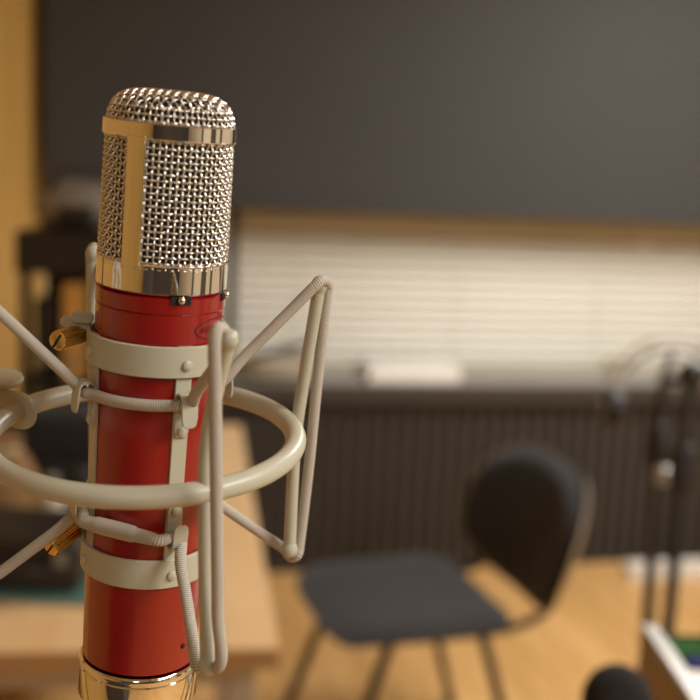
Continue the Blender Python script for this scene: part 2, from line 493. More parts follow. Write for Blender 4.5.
hooks_u, hooks_l = {}, {}
for a in STR:
    # upright strut inside the two bands
    t = .0012
    path = [mp(a, r_in_l - t / 2, lz0), mp(a, r_in_u - t / 2, uz1)]
    strut = obj('strut', strap(newbm(), path, tan_(a), .0064, t), M['beige'], mount, bevel=.0003)
    stud(a, ru, (uz0 + uz1) / 2 - .001, parent=ub); stud(a, rlw, (lz0 + lz1) / 2 - .0005, parent=lb)
    def rs(z): return r_in_l + (r_in_u - r_in_l) * (z - lz0) / (uz1 - lz0)
    # upper hook: rises, curls outwards over the cord and hangs down as a lip
    rc = rs(0.12) + .0036
    zc = {24: zfor(24, rc, 406), -66: zfor(-66, rc, 392)}.get(a, zfor(24, rc, 404))
    zr = zc - .0110
    pth = [(rs(zr) + .0004, zr - .0026), (rs(zr) + .0004, zr), (rs(zc) + .0004, zc - .002), (rs(zc) + .0004, zc + .0010)]
    for q in range(1, 8):
        b = pi - pi * q / 8; pth.append((rc + .0032 * cos(b), zc + .0014 + .0030 * sin(b)))
    pth += [(rc + .0034, zc - .0005), (rc + .0036, zc - .004), (rc + .0038, zc - .0068), (rc + .0038, zc - .0078)]
    ws = [.0045, .0062] + [.0066] * (len(pth) - 4) + [.0056, .0030]
    hk = obj('hook', strap(newbm(), [mp(a, r, z) for r, z in pth], tan_(a), ws, .0010), M['beige'], mount, bevel=.0003)
    stud(a, rs(zr) + .0008, zr, .0020, parent=hk)
    hooks_u[a] = (rc, zc)
    # lower hook: falls, curls outwards under the cord and stands up as a lip
    rc = rs(0.06) + .0036
    zc = {24: zfor(24, rc, 537), -66: zfor(-66, rc, 512)}.get(a, zfor(24, rc, 532))
    zr = zc + .0100
    pth = [(rs(zr) + .0004, zr + .0026), (rs(zr) + .0004, zr), (rs(zc) + .0004, zc + .002), (rs(zc) + .0004, zc - .0010)]
    for q in range(1, 8):
        b = pi + pi * q / 8; pth.append((rc + .0032 * cos(b), zc - .0014 + .0030 * sin(b)))
    pth += [(rc + .0034, zc + .0005), (rc + .0036, zc + .0032), (rc + .0038, zc + .0052), (rc + .0038, zc + .0062)]
    ws = [.0045, .0062] + [.0062] * (len(pth) - 4) + [.0054, .0030]
    hk = obj('hook', strap(newbm(), [mp(a, r, z) for r, z in pth], tan_(a), ws, .0010), M['beige'], mount, bevel=.0003)
    stud(a, rs(zr) + .0008, zr, .0020, parent=hk)
    hooks_l[a] = (rc, zc)

# posts fixed to the outside of the ring, ends capped with round knobs
def post(pts, knob=True):
    path = smooth_path(pts, 8)
    po = obj('post', tube(newbm(), path, .0027, 14), M['beige'], mount)
    for e, q in ((path[0], path[1]), (path[-1], path[-2])):
        d = (e - q).normalized(); x, y, z = frame_from(d)
        bm = lathe(newbm(), [(.0026, -.0036)] + [(.0036 * sin(q * pi / 10), -.0040 * cos(q * pi / 10)) for q in range(3, 10)] + [(.0003, .0039)], matf(e, x, y, z), 18)
        obj('end_knob', bm, M['beige'], po)
    return path
B = [am(229, 340, .578), am(213, 405, .588), am(206.5, 450, .592), am(205.5, 490, .593), am(205.5, 570, .596), am(207.5, 666, .598)]
post(B)
Cp = [am(319.5, 285, .662), am(299, 410, .672), am(294.5, 450, .675), am(292.5, 485, .676), am(289.5, 549, .680)]
post(Cp)
Ap = [am(-24, 285, .600), am(-25, 430, .612), am(-28, 602, .626)]
post(Ap)
Dp = [am(93.5, 254, .695), am(93.5, 340, .700), am(97, 430, .704), am(99, 525, .708)]
post(Dp)

# elastic cord: two runs, each zigzagging between two posts and two struts
def U(a): return mp(a, *hooks_u[a])
def Lw(a): return mp(a, *hooks_l[a])
def chord(h0, h1, a0, a1, t, gap=.0029):
    q = lerp(mp(a0, *h0), mp(a1, *h1), t) - P_bot; z = q.dot(AX); rv = q - AX * z
    return P_bot + AX * z + rv.normalized() * max(rv.length, body_r(z) + gap)
def arc(h0, h1, a0, a1, k=6):
    out = []
    for i in range(1, k):
        t = i / k
        out.append(chord(h0, h1, a0, a1, t))
    return out
CR = .0023
def lerp(a, b, t): return a + (b - a) * t
def lowarc(t):     # the joined stretch of the cord is held straight by its sleeve, just clear of the tube
    h0, h1 = hooks_l[-66], hooks_l[24]
    def q(f):
        z = h0[1] + (h1[1] - h0[1]) * f; return mp(-66 + 90 * f, max(h0[0], (body_r(z) + .0031) / .905), z)
    return lerp(q(.22), q(.78), (t - .22) / .56) if .1 < t < .9 else q(t)
def lerp(a, b, t): return a + (b - a) * t
def strand(a, b, n=3): return [lerp(a, b, i / n) for i in range(1, n)]
nu = AX
def run(a0, a1, PA, PB, sideA, sideB, topB, botB, topA, botA):
    # PA/PB: posts; cord lies beside the post on sideX
    s = [];
    s += topA + strand(topA[-1], U(a0), 4) + [U(a0) + (-tan_(a0)) * .002, U(a0) + tan_(a0) * .002]
    s += arc(hooks_u[a0], hooks_u[a1], a0, a1) + [U(a1) - tan_(a1) * .002, U(a1) + tan_(a1) * .002]
    s += strand(U(a1), topB[0], 4) + topB + strand(topB[-1], botB[0], 8) + botB
    s += strand(botB[-1], Lw(a1), 4) + [Lw(a1) + tan_(a1) * .002, Lw(a1) - tan_(a1) * .002]
    s += [lowarc(t) for t in (.84, .72, .6, .5, .4, .28, .16)] + [Lw(a0) + tan_(a0) * .002, Lw(a0) - tan_(a0) * .002]
    s += strand(Lw(a0), botA[0], 4) + botA + strand(botA[-1], topA[0], 8)
    return s
nr = .0056
topB = [am(230, 347, .585), am(225, 332, .579), am(218, 328, .5715), am(214.5, 343, .570)]
botB = [am(218, 620, .590), am(221.5, 655, .592), am(217, 668, .596), am(206, 664, .606), am(197, 667, .603), am(193, 640, .606)]
topA = [am(-16, 300, .595), am(-22, 278, .600), am(-28, 283, .608), am(-18, 296, .610)]
botA = [am(-20, 588, .632), am(-26, 606, .630), am(-22, 612, .622), am(-16, 598, .618)]
pth = smooth_path(run(-66, 24, Ap, B, 1, 1, topB, botB, topA, botA), 5, closed=True)
cord = obj('elastic_cord', tube(newbm(), pth, CR, 12, closed=True, uv=True), M['cord'], mount, angle=80, label='braided grey elastic cord in front of the tube')
topC = [am(314, 287, .656), am(322, 280.5, .658), am(327.5, 285, .663), am(326.5, 298, .665)]
mC = [am(319.5, 360, .670), am(313.5, 420, .675), am(308.5, 470, .679)]
botC = [am(300, 540, .684), am(297, 555, .684), am(290, 557, .687), am(284, 549, .690)]
topD = [am(99, 262, .696), am(95, 248, .700), am(91, 252, .704), am(91, 270, .706)]
botD = [am(95, 515, .708), am(96, 530, .710), am(102, 534, .708), am(105, 525, .704)]
s = topC + mC + botC + strand(botC[-1], Lw(114), 4) + [Lw(114) - tan_(114) * .002, Lw(114) + tan_(114) * .002]
s += arc(hooks_l[114], hooks_l[204], 114, 204) + [Lw(204) - tan_(204) * .002, Lw(204) + tan_(204) * .002]
s += strand(Lw(204), botD[-1], 3) + list(reversed(botD)) + strand(botD[0], topD[-1], 8) + list(reversed(topD))
s += strand(topD[0], U(204), 3) + [U(204) + tan_(204) * .002, U(204) - tan_(204) * .002]
s += list(reversed(arc(hooks_u[114], hooks_u[204], 114, 204))) + [U(114) + tan_(114) * .002, U(114) - tan_(114) * .002] + strand(U(114), topC[0], 4)
obj('elastic_cord', tube(newbm(), smooth_path(s, 5, closed=True), CR, 12, closed=True, uv=True), M['cord'], mount, angle=80, label='braided grey elastic cord behind the tube')
# shrink sleeve where the front cord is joined
ts = [.14, .20, .25, .265, .45, .62, .635, .73, .80]
rr = [.0024, .0028, .0028, .0033, .0034, .0033, .0028, .0027, .0024]
path = [lowarc(.14 + .66 * i / 24) for i in range(25)]
def rint(t):
    for (t0, r0), (t1, r1) in zip(zip(ts, rr), list(zip(ts, rr))[1:]):
        if t0 <= t <= t1 + 1e-9: return r0 + (r1 - r0) * (t - t0) / (t1 - t0)
    return rr[-1]
obj('sleeve', tube(newbm(), path, [rint(.14 + .66 * i / 24) for i in range(25)], 14), M['sleeve'], cord, label='smooth grey sleeve over the cord joint')

# clamp lugs and brass thumb screws on the left of each band
def thumb(px0, py0, d0, px1, py1, d1, r, bnd):
    a, b = am(px0, py0, d0), am(px1, py1, d1); z = (b - a); L = z.length; x, y, z = frame_from(z)
    m = matf(a, x, y, z); bm = newbm(); n = 48; rows = []
    for rr_, zz in ((r * .80, 0), (r * .97, .0006), (r, .0012), (r, L - .0012), (r * .94, L - .0004), (r * .80, L)):
        rows.append([bm.verts.new(m @ V((rr_ * (1 - (.06 if k % 2 and rr_ > r * .9 else 0)) * cos(2 * pi * k / n), rr_ * (1 - (.06 if k % 2 and rr_ > r * .9 else 0)) * sin(2 * pi * k / n), zz))) for k in range(n)])
    for p_, q_ in zip(rows[:-1], rows[1:]):
        for k in range(n): bm.faces.new((p_[k], p_[(k + 1) % n], q_[(k + 1) % n], q_[k]))
    bm.faces.new(list(reversed(rows[0]))); bm.faces.new(rows[-1])
    ts_ = obj('thumb_screw', bm, M['brass'], mount, angle=12, label='knurled brass thumb screw')
    bm = newbm(); sl = (x * .55 + y * .83); box(bm, b, 2 * r * .78, .0007, .0009, sl, z); obj('slot', bm, M['dark'], ts_, smooth=False)
    bm = newbm(); cyl(bm, a - z * .009, a + z * .001, .0016, 14); obj('shank', bm, M['brass'], ts_)
thumb(84, 333, .642, 57, 341, .624, .0040, ub)
thumb(76, 529, .648, 50, 549, .636, .0036, lb)
for (c, d, w, h, bnd) in ((mp(-92, ru + .0020, uz1 + .0034), -92, .009, .0046, ub), (mp(-98, ru + .0050, uz1 + .0004), -98, .012, .0046, ub), (mp(-95, rlw + .0030, lz1 + .0005), -95, .009, .0075, lb)):
    bm = newbm(); m = matf(c - tan_(d) * .0007, rad(d), AX, tan_(d)); rounded_slab(bm, m, w, h, .0014, .0022)
    obj('clamp_lug', bm, M['beige'], bnd)

# swivel that carries the ring, at the left
sw = rp(-112)
tdir = (rp(-111) - rp(-113)).normalized()
sd = (sw - RC).normalized(); pv = sw + sd * .016
bm = newbm(); rounded_slab(bm, matf(sw + sd * .009 - tdir * .001, sd, RN, tdir), .036, .0165, .002, .0080); obj('swivel_plate', bm, M['beige'], mount)
bm = newbm(); cyl(bm, sw + sd * .020 - tdir * .006, sw + sd * .020 + tdir * .008, .0060, 24, chamfer=.001); obj('swivel_barrel', bm, M['beige'], mount)
bm = newbm(); dc = am(-9, 381, .676); x, y, z = frame_from(RN)
lathe(bm, [(.0118, -.0008), (.0134, -.0003), (.0137, .0008), (.0132, .0020), (.0112, .0026), (.004, .0028)], matf(dc, x, y, z), 40)
lathe(bm, [(.003, -.012), (.003, -.001)], matf(dc, x, y, z), 16); obj('clamp_disc', bm, M['beige'], mount, label='flat round clamp disc at the photo edge')

# microphone stand that carries the mount (nearly all of it left of the frame)
base = V((-.50, .62, 0))
mst = thing('boom_stand', 'black boom stand at the left edge that carries the grey shock mount', 'microphone stand', base)
jt = V((-.50, .62, 1.54)); tip = sw + sd * .027
obj('boom_arm', cyl(newbm(), tip, jt + (jt - tip).normalized() * .35, .0075, 18), M['blackm'], mst)
obj('pole', cyl(newbm(), V((-.50, .62, .16)), jt, .010, 18), M['blackm'], mst)
bm = newbm(); cyl(bm, jt - V((0, .02, 0)), jt + V((0, .02, 0)), .022, 20, chamfer=.003); obj('clutch', bm, M['black'], mst)
for k in range(3):
    a = R(90 + 120 * k); obj('leg', cyl(newbm(), V((-.50, .62, .2)), V((-.50 + .30 * cos(a), .62 + .30 * sin(a), .008)), .008, 12), M['blackm'], mst)

# ================================================================== ROOM
YAW = R(12.2)
W = V((cos(YAW), sin(YAW), 0)); N = V((sin(YAW), -cos(YAW), 0))        # N points into the room
W0 = V((.466, 4.62, 0))
def wp(s, z, off=0.): return W0 + W * s + N * off + V((0, 0, z))
def wall_at(px, py, off=0.):
    r = ray(px, py); t = (W0 + N * off - EYE).dot(N) / r.dot(N); q = EYE + r * t - W0 - N * off
    return q.dot(W), q.z
ZC = 2.75
def wbox(bm, s0, s1, z0, z1, o0, o1): return box(bm, wp((s0 + s1) / 2, (z0 + z1) / 2, (o0 + o1) / 2), s1 - s0, abs(o1 - o0), z1 - z0, W)
sL = wall_at(44, 100)[0]; sR = 2.9
corner = wp(sL, 0)
SILL_Z = wall_at(470, 383, .30)[1]
bm = newbm(); box(bm, V((.9, 1.6, -.05)), 8, 13, .1); struct('floor', bm, M['floor'])
bm = newbm(); box(bm, V((.9, 1.6, ZC + .05)), 8, 13, .1); struct('ceiling', bm, M['ceil'])
bm = newbm(); box(bm, V((-.86, -1.75, .45)), .95, 2.7, .9); struct('reflection_block_4', bm, M['darkwall'])  # unseen dark block behind the camera, added to darken the chrome cap's reflection
# back wall with the window opening
wsL, wsR, wz0, wz1 = wall_at(215, 300)[0], 2.6, SILL_Z + .02, 2.1
bm = newbm()
wbox(bm, sL - .3, wsL, 0, ZC, 0, -.2); wbox(bm, wsR, sR + .3, 0, ZC, 0, -.2); wbox(bm, wsL, wsR, 0, wz0, 0, -.2); wbox(bm, wsL, wsR, wz1, ZC, 0, -.2)
struct('wall_back', bm, M['plaster'])
bm = newbm()
for s0, s1, z0, z1 in ((wsL, wsR, wz0, wz0 + .05), (wsL, wsR, wz1 - .05, wz1), (wsL, wsL + .05, wz0 + .05, wz1 - .05), (wsR - .05, wsR, wz0 + .05, wz1 - .05), ((wsL + wsR) / 2 - .03, (wsL + wsR) / 2 + .03, wz0 + .05, wz1 - .05)):
    wbox(bm, s0, s1, z0, z1, -.06, -.13)
win = struct('window_1', bm, M['white'])
bm = newbm(); wbox(bm, wsL + .04, wsR - .04, wz0 + .04, wz1 - .04, -.09, -.10); pane = obj('pane', bm, M['glass'], win, smooth=False)
# left wall of honey wood, splayed outwards towards the camera and beyond it
lw0, lw1 = V((corner.x, corner.y, 0)), V((-1.52, -3.6, 0))
def wallslab(bm, a, b, th, side):
    d = (b - a); L = d.length; d.normalize(); n = V((-d.y, d.x, 0)) * side
    return box(bm, (a + b) / 2 + n * th / 2 + V((0, 0, ZC / 2)), L, th, ZC, d)
bm = newbm(); wallslab(bm, lw0, lw1, .15, -1); struct('wall_left', bm, M['wallwood'])
rc0 = wp(sR, 0); rc1 = V((3.3, -3.6, 0))
bm = newbm(); wallslab(bm, rc0, rc1, .15, 1); struct('wall_right', bm, M['plaster'])
wd = (rc1 - rc0).normalized(); wn = V((wd.y, -wd.x, 0))
for k, (f, w_) in enumerate(((.44, .30), (.56, .65), (.72, .22))):  # dark panels added out of view so the chrome collar reflects dark stripes
    bm = newbm(); q = lerp(rc0, rc1, f) + wn * .03; box(bm, q + V((0, 0, 1.35)), w_, .05, 2.1, wd); struct('reflection_block_%d' % (k + 1), bm, M['darkwall'])
bm = newbm(); wallslab(bm, V((-1.6, -3.6, 0)), V((3.6, -3.6, 0)), .15, -1); struct('wall_front', bm, M['darkwall'])

# shade / screen of charcoal cloth hanging down in front of the window wall
bo = .16
bsL = wall_at(45, 120, bo)[0]; bz = wall_at(470, 214, bo)[1]
sh = thing('roller_screen', 'wide charcoal roller screen hanging across the top of the window wall', 'screen', wp((bsL + 2.8) / 2, bz, bo))
bm = newbm(); wbox(bm, bsL, 2.8, bz + .02, ZC - .09, bo, bo - .004); obj('cloth', bm, M['board'], sh, smooth=False)
bm = newbm(); wbox(bm, bsL, 2.8, bz - .01, bz + .025, bo + .012, bo - .016); obj('bottom_bar', bm, M['board'], sh, bevel=.004)
bm = newbm(); wbox(bm, bsL - .02, 2.82, ZC - .12, ZC - .002, bo + .05, bo - .07); obj('roller_case', bm, M['white'], sh, bevel=.01)

# venetian blind of ivory slats
vo = -.03
vz1 = wall_at(470, 205, vo)[1] + .03; vz0 = SILL_Z + .012
vsL = wall_at(236, 300, vo)[0]
vb = thing('venetian_blind', 'pale ivory slatted blind lit from the room below the charcoal screen', 'blind', wp((vsL + 2.5) / 2, vz0, vo))
bm = newbm(); zh = wall_at(470, 238, vo)[1]; wbox(bm, vsL, 2.5, zh, vz1, vo + .028, vo - .028); obj('head_rail', bm, M['rail'], vb, smooth=False, label='tan wooden head rail')
bm = newbm(); z = vz0 + .02
while z < zh - .01:
    c = wp((vsL + 2.5) / 2, z, vo); tilt = R(62)
    box(bm, c, 2.5 - vsL, .05, .0025, W, (N * sin(tilt) + V((0, 0, cos(tilt))))); z += .042
obj('slats', bm, M['slat'], vb, smooth=False)
bm = newbm(); wbox(bm, vsL, 2.5, vz0 - .012, vz0 + .008, vo + .025, vo - .025); obj('bottom_rail', bm, M['slat'], vb, smooth=False)
for s in (vsL + .25, vsL + .9, vsL + 1.5):
    bm = newbm(); wbox(bm, s, s + .003, vz0, zh, vo + .028, vo + .026); obj('ladder_cord', bm, M['slat'], vb, smooth=False)

# sill shelf and ribbed radiator cover under the window
so = .34; ssL = wall_at(60, 390, .1)[0]
sl = thing('window_sill', 'long grey window shelf with a dark front edge under the slatted blind', 'sill', wp((ssL + 2.8) / 2, SILL_Z - .045, .1))
bm = newbm(); wbox(bm, ssL, 2.8, SILL_Z - .03, SILL_Z, 0.002, so - .012); obj('top', bm, M['sill'], sl, smooth=False)
bm = newbm(); wbox(bm, ssL, 2.8, SILL_Z - .075, SILL_Z - .001, so - .012, so + .006); obj('front_edge', bm, M['silledge'], sl, bevel=.005, label='dark front edge')
rdc = thing('radiator_cover', 'dark brown ribbed radiator cover running along the wall under the window', 'radiator', wp((ssL + 2.8) / 2, 0, .2))
bm = newbm(); wbox(bm, ssL + .02, 2.78, .0, SILL_Z - .031, .02, so - .06); obj('back_panel', bm, M['ribback'], rdc, smooth=False)
bm = newbm(); s = ssL + .03
while s < 2.76:
    wbox(bm, s, s + .030, .025, SILL_Z - .078, so - .06, so - .028); s += .058
obj('ribs', bm, M['ribs'], rdc, bevel=.003)
bm = newbm(); wbox(bm, ssL + .02, 2.78, 0, .025, so - .06, so - .03); obj('plinth', bm, M['ribback'], rdc, smooth=False)

# ---- things on the sill
def on_sill(px, off): # point on the sill top at that column
    r = ray(px, 380); t = (W0 + N * off - EYE).dot(N) / r.dot(N); q = EYE + r * t; return V((q.x, q.y, SILL_Z + .0005))
c = on_sill(408, .17)
pp = thing('paper_stack', 'stack of white paper lying on the grey sill in front of the blind', 'paper', c, rotz=YAW)
bm = newbm(); box(bm, V((0, 0, .022)), .36, .22, .044); obj('sheets', bm, M['paper'], pp, local=True, smooth=False)
bm = newbm(); box(bm, V((.0, .01, .0475)), .34, .215, .006, V((1, .07, 0)).normalized()); obj('top_sheet', bm, M['paper'], pp, local=True, smooth=False)
c = on_sill(272, .19)
bw = thing('shallow_basket', 'pale shallow basket with a dark handle on the left end of the sill', 'basket', c, rotz=YAW)
bm = newbm(); prof = [(.10, 0), (.145, .02), (.165, .055), (.170, .075), (.160, .075), (.150, .05), (.10, .014)]
lathe(bm, prof, Matrix.Diagonal((1, .75, 1, 1)), 40, capb=True, capt=True); obj('bowl', bm, M['pale'], bw, local=True)
bm = newbm(); tube(bm, smooth_path([V((-.12, -.09, .075)), V((-.04, -.1, .10)), V((.06, -.1, .125)), V((.15, -.04, .14)), V((.16, .02, .08))], 6), .014, 10); obj('handle', bm, M['black'], bw, local=True, label='dark handle')
c = on_sill(190, .16)
sp = thing('loudspeaker', 'black loudspeaker on the sill just behind the red microphone', 'speaker', c, rotz=YAW - R(8))
bm = newbm(); rounded_slab(bm, Matrix.Translation((0, 0, 0)), .19, .22, .32, .015); obj('cabinet', bm, M['black'], sp, local=True)
for z, r in ((.11, .065), (.24, .03)):
    bm = newbm(); lathe(bm, [(r, 0), (r, .006), (r * .8, .004), (r * .3, -.0005 + .003)], Matrix.Translation((0, -.11, z)) @ Matrix.Rotation(R(90), 4, 'X'), 30); obj('driver', bm, M['grey'], sp, local=True)
c = on_sill(612, .12)
cu = thing('cup', 'small cream cup on the sill left of the headphones', 'cup', c)
bm = newbm(); lathe(bm, [(.024, 0), (.030, .005), (.034, .075), (.0315, .075), (.027, .01)], segs=28); obj('bowl', bm, M['pale'], cu, local=True)
bm = newbm(); tube(bm, smooth_path([V((.032, 0, .06)), V((.052, 0, .055)), V((.052, 0, .03)), V((.031, 0, .02))], 6), .004, 8); obj('handle', bm, M['pale'], cu, local=True)

# white box lying at the foot of the radiator on the right
c0 = on_z(629, 580, 0); c = c0 + W * .35 + V((0, 0, 0))
wb = thing('floor_trunking', 'low white trunking box on the floor at the foot of the radiator', 'box', c, rotz=YAW)
bm = newbm(); box(bm, V((0, 0, .03)), .72, .06, .06); obj('channel', bm, M['white'], wb, local=True, bevel=.006)
bm = newbm(); box(bm, V((0, 0, .064)), .725, .064, .008); obj('lid', bm, M['white'], wb, local=True, bevel=.003)

# ================================================================== CHAIR
cc = on_z(399, 598, .45); cc.z = 0
phi = R(72)
fdir = V((-sin(phi), -cos(phi), 0)); sdir = V((cos(phi), -sin(phi), 0))     # front, and the sitter's right (camera side)
ch = bpy.data.objects.new('chair', None); COL.objects.link(ch)
ch.matrix_basis = matf(V((cc.x, cc.y, 0)), sdir, -fdir, V((0, 0, 1)))
tag(ch, 'black upholstered stacking chair standing on the wooden floor before the ribbed radiator', 'chair')
# local: x = camera side, -y = front, z up
bm = newbm(); nx, ny = 16, 16; rows = []
def seat_pt(u, v, top):
    # squircle outline, dished, front edge rolling down
    k = max(abs(u), abs(v)); n = (abs(u) ** 5 + abs(v) ** 5) ** .2 if k else 1
    s = k / n if n else 1
    x, y = u * s * .275, v * s * .235
    e = (1 - k ** 8)
    z = .445 + .012 * (u * u) - .020 * max(0, -v) ** 3 + .012 * max(0, v) ** 2
    return V((x * (1 if v > 0 else 1.0), y, z + (.022 * e ** .5 if top else -.018 * e ** .5)))
for top in (True, False):
    g = [[bm.verts.new(seat_pt(-1 + 2 * i / nx, -1 + 2 * j / ny, top)) for i in range(nx + 1)] for j in range(ny + 1)]
    for j in range(ny):
        for i in range(nx): bm.faces.new((g[j][i], g[j][i + 1], g[j + 1][i + 1], g[j + 1][i]))
bmesh.ops.remove_doubles(bm, verts=bm.verts, dist=.0005)
obj('seat', bm, M['fabric'], ch, local=True, angle=70)
def back_pt(u, v, off, r=1):
    k = max(abs(u), abs(v)); n = (abs(u) ** 2.6 + abs(v) ** 2.6) ** (1 / 2.6) if k else 1
    s = k / n if n else 1
    x, z = u * s * .30 * r, v * s * .178 * r
    x *= 1 - .05 * v
    y = .33 + .30 * (z + .175) - .75 * x * x + off * (1 - k ** 8) ** .5
    return V((x, y, .642 + z))
bm = newbm()
for off in (-.028, .004):
    g = [[bm.verts.new(back_pt(-1 + 2 * i / nx, -1 + 2 * j / ny, off)) for i in range(nx + 1)] for j in range(ny + 1)]
    for j in range(ny):
        for i in range(nx): bm.faces.new((g[j][i], g[j][i + 1], g[j + 1][i + 1], g[j + 1][i]))
bmesh.ops.remove_doubles(bm, verts=bm.verts, dist=.0005)
br = obj('backrest', bm, M['fabric'], ch, local=True, angle=70)
bm = newbm()
for off in (.030, .006):
    g = [[bm.verts.new(back_pt(-1 + 2 * i / nx, -1 + 2 * j / ny, off, 1.05) + V((0, .006, 0))) for i in range(nx + 1)] for j in range(ny + 1)]
    for j in range(ny):
        for i in range(nx): bm.faces.new((g[j][i], g[j][i + 1], g[j + 1][i + 1], g[j + 1][i]))
bmesh.ops.remove_doubles(bm, verts=bm.verts, dist=.0005)
obj('back_shell', bm, mat('dark_grey_shell', (126, 122, 116), .4), ch, local=True, angle=70, label='dark grey plastic back shell')
for x in (-1, 1):
    bm = newbm(); tube(bm, smooth_path([V((x * .19, -.17, .424)), V((x * .20, .05, .426)), V((x * .195, .22, .430)), V((x * .187, .325, .462)), V((x * .175, .372, .54)), V((x * .155, .405, .65))], 8), .0115, 12); obj('side_tube', bm, M['blackm'], ch, local=True)
    bm = newbm(); tube(bm, [V((x * .21, -.10, .42)), V((x * .235, -.245, .004))], .0135, 12); lg = obj('leg', bm, M['blackm'], ch, local=True)
    bm = newbm(); cyl(bm, V((x * .235, -.245, 0)), V((x * .2326, -.238, .03)), .015, 12); obj('foot_cap', bm, M['black'], lg, local=True)
    bm = newbm(); tube(bm, [V((x * .21, .15, .42)), V((x * .235, .275, .004))], .0135, 12); lg = obj('leg', bm, M['blackm'], ch, local=True)
    bm = newbm(); cyl(bm, V((x * .235, .275, 0)), V((x * .2322, .260, .03)), .015, 12); obj('foot_cap', bm, M['black'], lg, local=True)
for y in (-.10, .15):
    bm = newbm(); tube(bm, [V((-.21, y, .418)), V((.21, y, .418))], .010, 10); obj('crossbar', bm, M['blackm'], ch, local=True)

# ================================================================== TABLE at the left
TZ = .73
nr_ = on_z(279, 648, TZ); fr_ = on_z(241, 425, TZ)
fl_ = on_z(-40, 655, TZ)
ed = (fr_ - nr_).normalized(); TL = (fr_ - nr_).length
pd_ = V((-ed.y, ed.x, 0)); TWd = min(.96, (nr_.x - (-1.22)))
tb = bpy.data.objects.new('table', None); COL.objects.link(tb)
tcn = nr_ + ed * TL / 2 + pd_ * TWd / 2
tb.matrix_basis = matf(V((tcn.x, tcn.y, 0)), pd_ * -1, ed, V((0, 0, 1)))
tag(tb, 'long light wooden table behind the microphone along the left wall', 'table')
bm = newbm(); box(bm, V((0, 0, TZ - .002)), TWd, TL, .004); obj('tabletop', bm, M['table'], tb, local=True, smooth=False)
bm = newbm(); box(bm, V((0, 0, TZ - .022)), TWd, TL, .036); obj('edge', bm, M['tedge'], tb, local=True, smooth=False, label='darker wooden table edge')
for x in (-1, 1):
    for y in (-1, 0, 1):
        bm = newbm(); box(bm, V((x * (TWd / 2 - .06), y * (TL / 2 - .09), (TZ - .04) / 2)), .05, .05, TZ - .04); obj('leg', bm, M['silver'], tb, local=True, bevel=.004)
for y in (-1, 1):
    bm = newbm(); box(bm, V((0, y * (TL / 2 - .09), TZ - .075)), TWd - .17, .03, .06); obj('rail', bm, M['silver'], tb, local=True, smooth=False)

# ---- things on the table
def on_tab(px, py): 
    q = on_z(px, py, TZ); q.z = TZ + .0008; return q
c = on_tab(24, 598)
nb = thing('notebook', 'thin teal notebook under the black case on the table', 'notebook', c)
bm = newbm(); box(bm, V((-.02, .10, .004)), .30, .25, .006); obj('pages', bm, M['paper'], nb, local=True, smooth=False)
bm = newbm(); box(bm, V((-.02, .10, .0085)), .31, .26, .003); box(bm, V((-.02, .10, -.0002 + .0006)), .31, .26, .0012); obj('cover', bm, M['teal'], nb, local=True, smooth=False)
cs = thing('equipment_case', 'black equipment case on the teal notebook at the left of the table', 'case', c + V((0, 0, .0105)))
bm = newbm(); rounded_slab(bm, Matrix.Translation((-.02, .10, 0)), .25, .20, .105, .02); obj('shell', bm, M['black'], cs, local=True)
bm = newbm(); tube(bm, smooth_path([V((-.08, .0, .05)), V((-.075, -.03, .055)), V((.03, -.03, .055)), V((.035, .0, .05))], 6), .007, 10); obj('handle', bm, M['blackm'], cs, local=True)
for x in (-.11, .07):
    bm = newbm(); box(bm, V((x, -.002, .07)), .022, .008, .03); obj('latch', bm, M['grey'], cs, local=True, bevel=.002)
# tan bag behind the case
c = on_tab(2, 536)
bg = thing('cloth_bag', 'slumped tan cloth bag on the table behind the black case', 'bag', c)
bm = newbm(); prof = [(.06, 0), (.085, .02), (.092, .08), (.080, .14), (.05, .185), (.035, .20), (.045, .225), (.04, .226)]
lathe(bm, prof, Matrix.Diagonal((1, .8, 1, 1)), 28); 
for v in bm.verts: v.co += V((sin(v.co.z * 40) * .006, cos(v.co.z * 31 + v.co.x * 40) * .006, 0)) * min(1, v.co.z * 12)
obj('sack', bm, M['tan'], bg, local=True, angle=60)
bm = newbm(); lathe(bm, [(.038, .192), (.043, .196), (.043, .204), (.038, .208)], Matrix.Diagonal((1, .8, 1, 1)), 24); obj('drawstring', bm, M['rail'], bg, local=True)
# dark backpack behind them
c = on_tab(44, 526)
bk_ = thing('backpack', 'dark backpack slumped on the table between the black case and the rack', 'backpack', c)
bm = newbm(); rounded_slab(bm, Matrix.Translation((0, .10, 0)), .30, .15, .25, .05, dome=.02)
for v in bm.verts: v.co.x *= 1 - .8 * max(0, v.co.z - .12); v.co.y += .012 * sin(v.co.x * 30)
obj('main_bag', bm, M['fabric'], bk_, local=True, angle=60)
bm = newbm(); rounded_slab(bm, matf(V((.01, .030, .08)), V((1, 0, 0)), V((0, 0, 1)), V((0, -1, 0))), .20, .13, .035, .03); obj('pocket', bm, M['black'], bk_, local=True)
bm = newbm(); box(bm, V((-.055, -.004, .135)), .035, .004, .035); obj('pull_tab', bm, M['amber'], bk_, local=True, bevel=.001, label='tan pull tab')
bm = newbm(); tube(bm, smooth_path([V((-.04, .10, .255)), V((-.035, .10, .295)), V((.035, .10, .295)), V((.04, .10, .255))], 8), .007, 8); obj('grab_loop', bm, M['black'], bk_, local=True)
